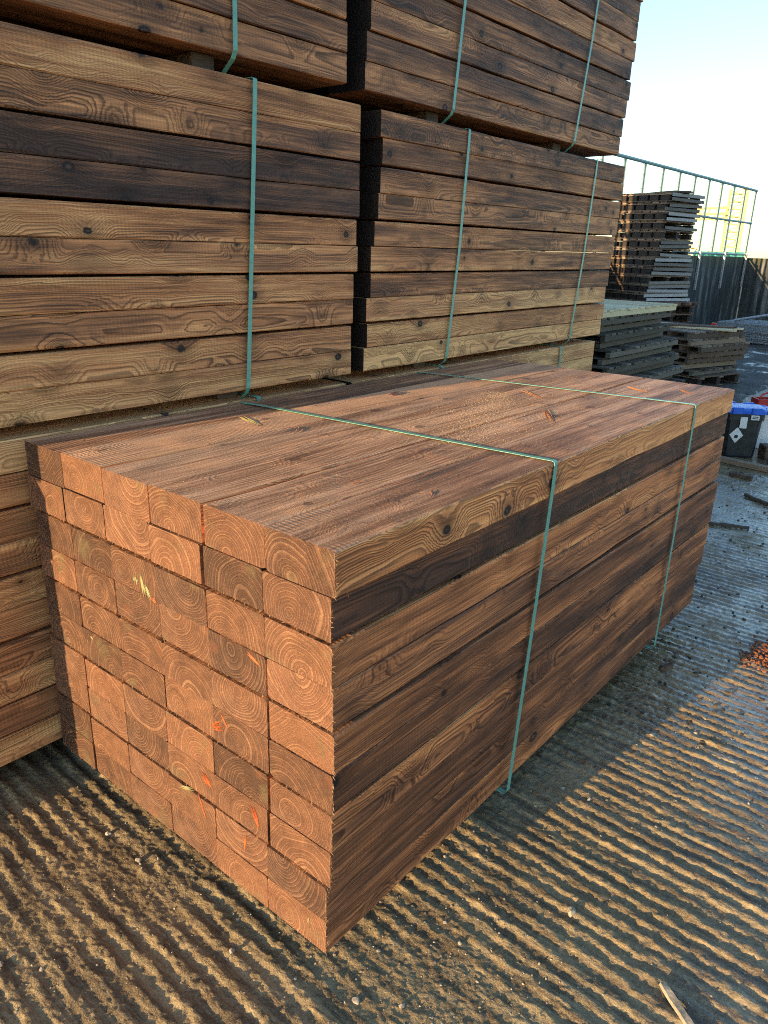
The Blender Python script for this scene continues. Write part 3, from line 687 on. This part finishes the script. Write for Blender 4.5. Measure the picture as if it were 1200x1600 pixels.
# ------------------------------------------------------------------ piles in the far yard
ORD = ['top', 'second', 'third', 'fourth', 'fifth', 'sixth', 'seventh', 'eighth', 'ninth', 'tenth', 'eleventh', 'twelfth']
def nth(k, n):      # k counted from the bottom
    i = n-1-k
    return 'topmost' if i == 0 else ('lowest' if k == 0 else ORD[i]+' from the top')
def slat_panel(label, loc, rot, lx, ly, mat, nsl, group, th=.022, rail=.045, nrail=4, tilt=0.0, cat='fence panel', name='fence_panel'):
    """lying panel: rails along y under slats along x"""
    root = thing(name, label, cat, loc, (0, tilt, rot), group)
    pitch_ = ly/nsl; me = boxmesh(lx, pitch_*.72, th, .002)
    for i in range(nsl):
        mobj('slat', me, mat, root, (random.uniform(-.012, .012), -ly/2+(i+.5)*pitch_, rail+th/2), (0, 0, random.uniform(-.004, .004)))
    rm = boxmesh(.05, ly, rail, .002)
    for i in range(nrail):
        x = -lx/2+.03+(lx-.06)*i/(nrail-1)
        mobj('rail', rm, mat, root, (x, 0, rail/2-.001))
    return root
gpan = 'fence panels stacked flat in the yard'
# pile 1, beside the sleeper stack
z = .11
PX = -3.17
random.seed(31)
for k in range(14):
    topk = k == 13
    mat = M['pale_board'] if topk else (M['brown_board'] if k in (9, 11, 12, 4) else (M['edge_board'] if k in (3, 1) else M['grey_board']))
    lab = ('pale slatted panel lying on top of the pile beside the sleeper stack' if topk else 'weathered fence panel, '+nth(k, 13)+' under the pale slatted panel')
    off = [.30, .22, .29, .17, .27, .12, .2, .08, .15, -.02, .06, -.06, .03, .04][k]
    slat_panel(lab, (PX+off, 7.10+random.uniform(-.05, .05), z), random.uniform(-.035, .035) if not topk else -.03, 1.8, 1.9 if topk else 1.82, mat, 13, gpan if not topk else None, rail=.050, tilt=0 if topk else random.uniform(-.004, .004), nrail=6, th=.02)
    z += .0755
rt = thing('timber_bearers', 'pair of dark timber bearers under the grey fence panel pile', 'bearers', (PX+.1, 7.1, 0))
for s_ in (-.6, .6): mobj('bearer', boxmesh(1.7, .1, .11, .004), M['bearer'], rt, (0, s_, .055))

def pallet(label, loc, rot, lx, ly, mat, group, h=.144, nb=5, edge=False):
    root = thing('pallet', label, 'pallet', loc, (0, 0, rot), group)
    db = boxmesh(.115, ly, .02, .002); 
    n = 7
    for i in range(n): mobj('deck_board', db, mat, root, (-lx/2+.06+(lx-.12)*i/(n-1), random.uniform(-.01, .01), h-.010))
    rb = boxmesh(lx, .095, .018, .002); bl = boxmesh(lx/nb*.78, .09, h-.062, .003)
    for s_ in (-1, 0, 1):
        yv = s_*(ly/2-.05)
        mobj('stringer_board', rb, mat, root, (random.uniform(-.01, .01), yv, h-.0305))
        mobj('bottom_board', rb, mat, root, (random.uniform(-.01, .01), yv, .0095))
        for j in range(nb):
            mobj('block', bl, M['dark_block'], root, (-lx/2+lx*(j+.5)/nb, yv, .0185+(h-.062)/2))
    if edge:
        eb = boxmesh(.02, ly*.98, .05, .002)
        for z_ in (.032, .098):
            if random.random() < .85: mobj('edge_board', eb, M['edge_board'], root, (lx/2+.014+random.uniform(-.004, .02), random.uniform(-.07, .07), z_+random.uniform(-.008, .008)), (random.uniform(-.02, .02), 0, random.uniform(-.05, .05)))
    return root
# brown boards under the tall pallet stack
def board_layer(name, label, loc, rot, n, lx, ly, th, mat, group=None, cat='boards'):
    root = thing(name, label, cat, loc, (0, 0, rot), group)
    me = boxmesh(lx, ly/n*.93, th, .002)
    for i in range(n): mobj('board', me, mat, root, (random.uniform(-.08, .08), -ly/2+(i+.5)*ly/n, th/2), (0, 0, random.uniform(-.01, .01)))
    return root
TX, TY = -4.45, 12.70
z = 0
for k in range(6):
    pallet('dark pallet under the reddish loose boards, '+nth(k, 6)+' of six', (TX+.15+random.uniform(-.03, .03), TY, z), R(-20), 1.1, 1.0, M['brown_board'], 'pallets at the foot of the tall stack'); z += .146
board_layer('board_stack', 'loose reddish brown boards between the tall pallet stack and its base', (TX+.12, TY-.02, z), R(-14), 8, 1.3, 1.0, .05, M['brown_board']); z += .052
nT = 12
for k in range(nT):
    rot = R(-26+2*k) if k < 5 else R(-11)+random.uniform(-.03, .03)
    pallet('weathered pallet, '+nth(k, nT)+' in the tall leaning stack by the mesh fence', (TX+(.05-.01*k if k < 5 else .012*(k-5))+random.uniform(-.02, .02), TY+random.uniform(-.02, .02), z), rot, 1.0, .98, M['pallet_board'], 'pallets in the tall stack', h=.142, edge=True); z += .144
board_layer('board_stack', 'grey warped boards lying across the very top of the tall pallet stack', (TX+.12, TY+.02, z), R(-30), 3, 1.2, .42, .03, M['grey_board'])

# pile 3, low pile with pallet at its foot
PR = R(-17)
def p3(u, v, z_): 
    c, s_ = math.cos(PR), math.sin(PR); return (-2.26+u*c-v*s_, 9.49+u*s_+v*c, z_)
pallet('wooden pallet with pale blocks on the mud, at the foot of the low panel pile', p3(-.6, .5, .01), PR, 1.2, .95, M['pallet_board'], None, h=.15, nb=4)
slat_panel('dark slatted panel bridging the pale blocked pallet under the low pile', p3(-.95, .45, .165), PR+R(3), 1.7, 1.1, M['grey_board'], 9, None)
z = .24
for k in range(6):
    off = [-.12, -.05, .0, .05, -.02, -.1][k]
    slat_panel('slatted panel, '+nth(k, 6)+' in the low pile under the loose pale boards', p3(-.95+off, .52+random.uniform(-.05, .05), z), PR+random.uniform(-.06, .06), 1.75, 1.2, random.choice((M['brown_board'], M['pallet_board'], M['grey_board'])) if k < 5 else M['pale_board'], 9, 'slatted panels in the low pile', rail=.058, nrail=7); z += .081
board_layer('board_stack', 'loose pale boards lying askew on top of the low panel pile', p3(-.72, .6, z), PR+R(22), 4, 1.3, .5, .022, M['pale_board'])
z += .024
board_layer('board_stack', 'two brown battens laid across the pale loose boards', p3(-.55, .62, z), PR+R(42), 2, 1.0, .22, .02, M['brown_board'])

# galvanised mesh sheets and pole at the far right
gm = thing('mesh_sheets', 'stack of galvanised mesh sheets lying by the far wall', 'mesh sheets', (-3.0, 16.6, 0), (0, 0, R(-8)))
sh_ = MB()
for i in range(13): sh_.tube((-1.0+i*2.0/12, -.6, 0), (-1.0+i*2.0/12, .6, 0), .008, 5)
for i in range(8): sh_.tube((-1.02, -.6+i*1.2/7, .012), (1.02, -.6+i*1.2/7, .012), .008, 5)
for s_ in (-1, 1): sh_.box((0, s_*.61, .0), (2.06, .03, .034)); sh_.box((s_*1.03, 0, 0), (.03, 1.2, .034))
shm = sh_.mesh('mesh_sheet')
for k in range(9): mobj('mesh_sheet', shm, M['galv'], gm, (random.uniform(-.03, .03), random.uniform(-.03, .03), .04+k*.042), (0, 0, random.uniform(-.02, .02)))
pole = MB().tube((0, 0, 0), (1.35, .1, .32), .03, 10).mesh('pole')
tag(mobj('pole', pole, M['galv'], None, (-3.75, 16.1, .44)), 'grey pole lying slanted across the galvanised mesh sheets', 'pole')
tag(mobj('marker_block', MB().box((0, 0, .03), (.06, .05, .06)).mesh('marker_block', .006), M['red_paint'], None, (-2.52, 10.62, .725)), 'little red block perched on the back of the low panel pile', 'block')

# ------------------------------------------------------------------ yard clutter at the right edge
def tub(label, loc, rot, s=1.0, group=None, body='black_plastic'):
    root = thing('lidded_tub', label, 'tub', loc, (0, 0, rot), group)
    w0, d0, w1, d1, h = .215*s, .165*s, .265*s, .205*s, .36*s
    V = []
    def ring(w, d, z, c=.025): 
        return [(w/2-c, -d/2, z), (w/2, -d/2+c, z), (w/2, d/2-c, z), (w/2-c, d/2, z), (-w/2+c, d/2, z), (-w/2, d/2-c, z), (-w/2, -d/2+c, z), (-w/2+c, -d/2, z)]
    lv = [(w0, d0, 0), (w0+.01, d0+.01, .012*s), (w1-.012, d1-.012, h*.80), (w1+.012, d1+.012, h*.81), (w1+.014, d1+.014, h)]
    F = []
    for q in lv: V += ring(*q)
    for i in range(len(lv)-1):
        for j in range(8): F.append((i*8+j, i*8+(j+1) % 8, i*8+8+(j+1) % 8, i*8+8+j))
    F += [tuple(range(7, -1, -1)), tuple(range(32, 40))]
    mobj('body', MB().add(V, F).mesh('body'), M[body], root)
    rbm = MB(); 
    for x_ in (-.07, .07): rbm.box((x_*s, -d1/2+.004*s, h*.42), (.012*s, .012*s, h*.62))
    lid = MB(); lv = [(w1+.03, d1+.03, h-.018*s), (w1+.034, d1+.034, h+.004*s), (w1+.02, d1+.02, h+.022*s), (w1-.05, d1-.05, h+.026*s)]; V = []; F = []
    for q in lv: V += ring(*q)
    for i in range(3):
        for j in range(8): F.append((i*8+j, i*8+(j+1) % 8, i*8+8+(j+1) % 8, i*8+8+j))
    F += [tuple(range(7, -1, -1)), tuple(range(24, 32))]
    ld = mobj('lid', MB().add(V, F).mesh('lid'), M['blue_plastic'], root)
    clip = boxmesh(.075*s, .022*s, .05*s, .005); clip2 = boxmesh(.022*s, .06*s, .05*s, .005)
    for x_ in (-.068, .068):
        for y_ in (-1, 1): mobj('clip', clip, M['blue_plastic'], ld, (x_*s, y_*(d1/2+.020), h+.006*s))
    for x_ in (-1, 1): mobj('clip', clip2, M['blue_plastic'], ld, (x_*(w1/2+.022), 0, h-.004*s))
    if body != 'black_plastic': return root
    fy = lambda z_: -(d0/2+.004+(d1-d0)/2*z_/h*.92)-.0035
    dm = MB(); zc = .175*s; q = .062*s
    dm.add([(0, fy(zc-q), zc-q), (q*.8, fy(zc), zc), (0, fy(zc+q), zc+q), (-q*.8, fy(zc), zc)], [(0, 1, 2, 3)])
    mobj('hazard_label', solid(dm, .001), M['white_label'], root, (-.045*s, 0, 0))
    tx = MB().tube((-.045*s, fy(zc-.012)-.0022, zc-.012), (-.045*s, fy(zc-.012)-.0032, zc-.012), .014*s, 10)
    mobj('hazard_symbol', tx.mesh('hazard_symbol'), M['black_print'], root)
    l2 = MB(); l2.box((-.012*s, fy(.29*s)-.008, .275*s), (.05*s, .002, .085*s)); mobj('label', l2.mesh('label'), M['white_label'], root)
    l3 = MB(); l3.box((.062*s, fy(.325*s)-.0135, .318*s), (.06*s, .002, .036*s)); lb = mobj('label', l3.mesh('label'), M['white_label'], root)
    l4 = MB()
    for t_ in (-.006, .006): l4.box((.062*s, fy(.325*s)-.0152, (.318+t_)*s), (.04*s, .001, .006*s))
    mobj('print_line', l4.mesh('print_line'), M['black_print'], lb)
    return root
def solid(mb, t):
    me = mb.mesh('label'); bm = bmesh.new(); bm.from_mesh(me); bmesh.ops.solidify(bm, geom=bm.faces[:], thickness=t); bm.to_mesh(me); bm.free(); return me
tub('black plastic tub with blue clip lid and white diamond label beside the fresh pack', (-.83, 6.16, -.002), R(30), 1.16)
tub('smaller pale tub with a blue lid just behind the diamond labelled black tub', (-.80, 6.62, -.002), R(35), .95, None, 'white_label')
bl_ = MB().box((0, 0, .06), (.26, .16, .12)).mesh('timber_block', .006)
tag(mobj('timber_block', bl_, M['bearer'], None, (-.52, 6.28, -.004), (0, 0, R(35))), 'short dark timber block on the concrete right of the black tub', 'block')
tag(mobj('timber_plank', boxmesh(1.1, .07, .045, .004), M['pallet_board'], None, (-.42, 5.74, .021), (0, 0, R(-9))), 'long narrow timber batten lying in front of the black tub', 'plank')
tag(mobj('timber_plank', boxmesh(.7, .05, .03, .004), M['grey_board'], None, (-.35, 6.35, .014), (0, 0, R(62))), 'thin grey batten slanting on the concrete near the dark timber block', 'plank')
stick('muddy wood scrap lying in front of the long batten', (-.66, 5.42, .0), (-.48, 5.38, .0), .06, .03, M['bearer'])
rd = thing('tool_tray', 'red steel tray with a curved handle on the wet concrete beyond the black tub', 'tool tray', (-1.13, 9.05, -.004), (0, 0, R(38)))
tr = MB(); tr.box((0, 0, .01), (.62, .2, .02)); tr.box((0, -.1, .045), (.62, .014, .09)); tr.box((0, .1, .045), (.62, .014, .09)); tr.box((-.31, 0, .045), (.014, .2, .09)); tr.box((.31, 0, .045), (.014, .2, .09))
mobj('tray', tr.mesh('tray'), M['red_paint'], rd)
hd = MB(); pr = None
for i in range(9):
    a = math.pi*i/8; q = (-.16+.1*-math.cos(a), 0, .085+.07*math.sin(a))
    if pr: hd.tube(pr, q, .011, 8)
    pr = q
mobj('handle', hd.mesh('handle'), M['red_paint'], rd)
mobj('tool', MB().tube((-.05, .02, .1), (.34, -.02, .13), .02, 8).mesh('tool'), M['black_plastic'], rd)

# ------------------------------------------------------------------ beyond the wall
mast = thing('lattice_mast', 'yellow lattice mast with a boom, standing beyond the wall', 'mast', (-10.3, 37.4, 0), (0, 0, R(30)))
mm = MB()
for sx in (-.3, .3):
    for sy in (-.3, .3): mm.tube((sx, sy, 0), (sx, sy, 4.6), .06, 6)
for k in range(14):
    zz = .2+k*.32
    for a, b_ in (((-.3, -.3), (.3, -.3)), ((.3, -.3), (.3, .3)), ((.3, .3), (-.3, .3)), ((-.3, .3), (-.3, -.3))): mm.tube((*a, zz), (*b_, zz), .03, 5)
    mm.tube((-.3, -.3, zz), (.3, -.3, zz+.32), .03, 5)
mobj('tower', mm.mesh('tower'), M['yellow_paint'], mast)
bo = MB()
for zz in (3.25, 3.45, 3.7): bo.tube((-3.2, 0, zz-.05), (-.3, 0, zz+.1), .07, 6)
for k in range(8): bo.tube((-3.1+k*.36, 0, 3.2), (-2.9+k*.36, 0, 3.75), .04, 5)
mobj('boom', bo.mesh('boom'), M['yellow_paint'], mast)
ct = MB().box((0, 0, .93), (1.7, 1.8, 1.86)); 
cont = thing('container', 'teal steel container, its roof edge just showing above the wall', 'container', (-8.6, 30.2, 0), (0, 0, R(20)))
mobj('body', ct.mesh('body', .02), M['teal_paint'], cont)
rib_me = boxmesh(.06, .03, 1.7, .004)
for i in range(8): mobj('rib', rib_me, M['teal_paint'], cont, (-.76+i*.218, -.91, .93))
def bush(label, loc, sx, sy, h, n, seed, group):
    root = thing('bush', label, 'bush', loc, (0, 0, 0), group); rr = random.Random(seed)
    st = MB(); tips = []
    for i in range(9):
        a = rr.uniform(0, 6.28); e = (math.cos(a)*sx*.6*rr.random(), math.sin(a)*sy*.6*rr.random(), h*rr.uniform(.6, .9)); st.tube((0, 0, 0), e, .05, 5, .015); tips.append(e)
    mobj('stem', st.mesh('stem'), M['bark'], root)
    lf = MB(); cl = [(rr.gauss(0, sx*.4), rr.gauss(0, sy*.4), h*rr.uniform(.35, .95)) for _ in range(26)]
    for i in range(n):
        c = rr.choice(cl); p = Vector((c[0]+rr.gauss(0, .22), c[1]+rr.gauss(0, .22), max(.1, c[2]+rr.gauss(0, .2)))); s_ = rr.uniform(.05, .11)
        q = Matrix.Rotation(rr.uniform(0, 6.28), 3, Vector((rr.random()-.5, rr.random()-.5, rr.random()-.5)))
        lf.add([p+q @ Vector(v) for v in ((-s_, 0, 0), (0, -s_*.5, .01), (s_, 0, 0), (0, s_*.5, .01))], [(0, 1, 2, 3)])
    tag(mobj('foliage', lf.mesh('foliage'), M['leaf'], root), kind='stuff')
bush('yellow autumn bush showing above the wall beside the tall pallets', (-9.1, 25.5, 0), 1.0, .9, 2.15, 2600, 3, None)
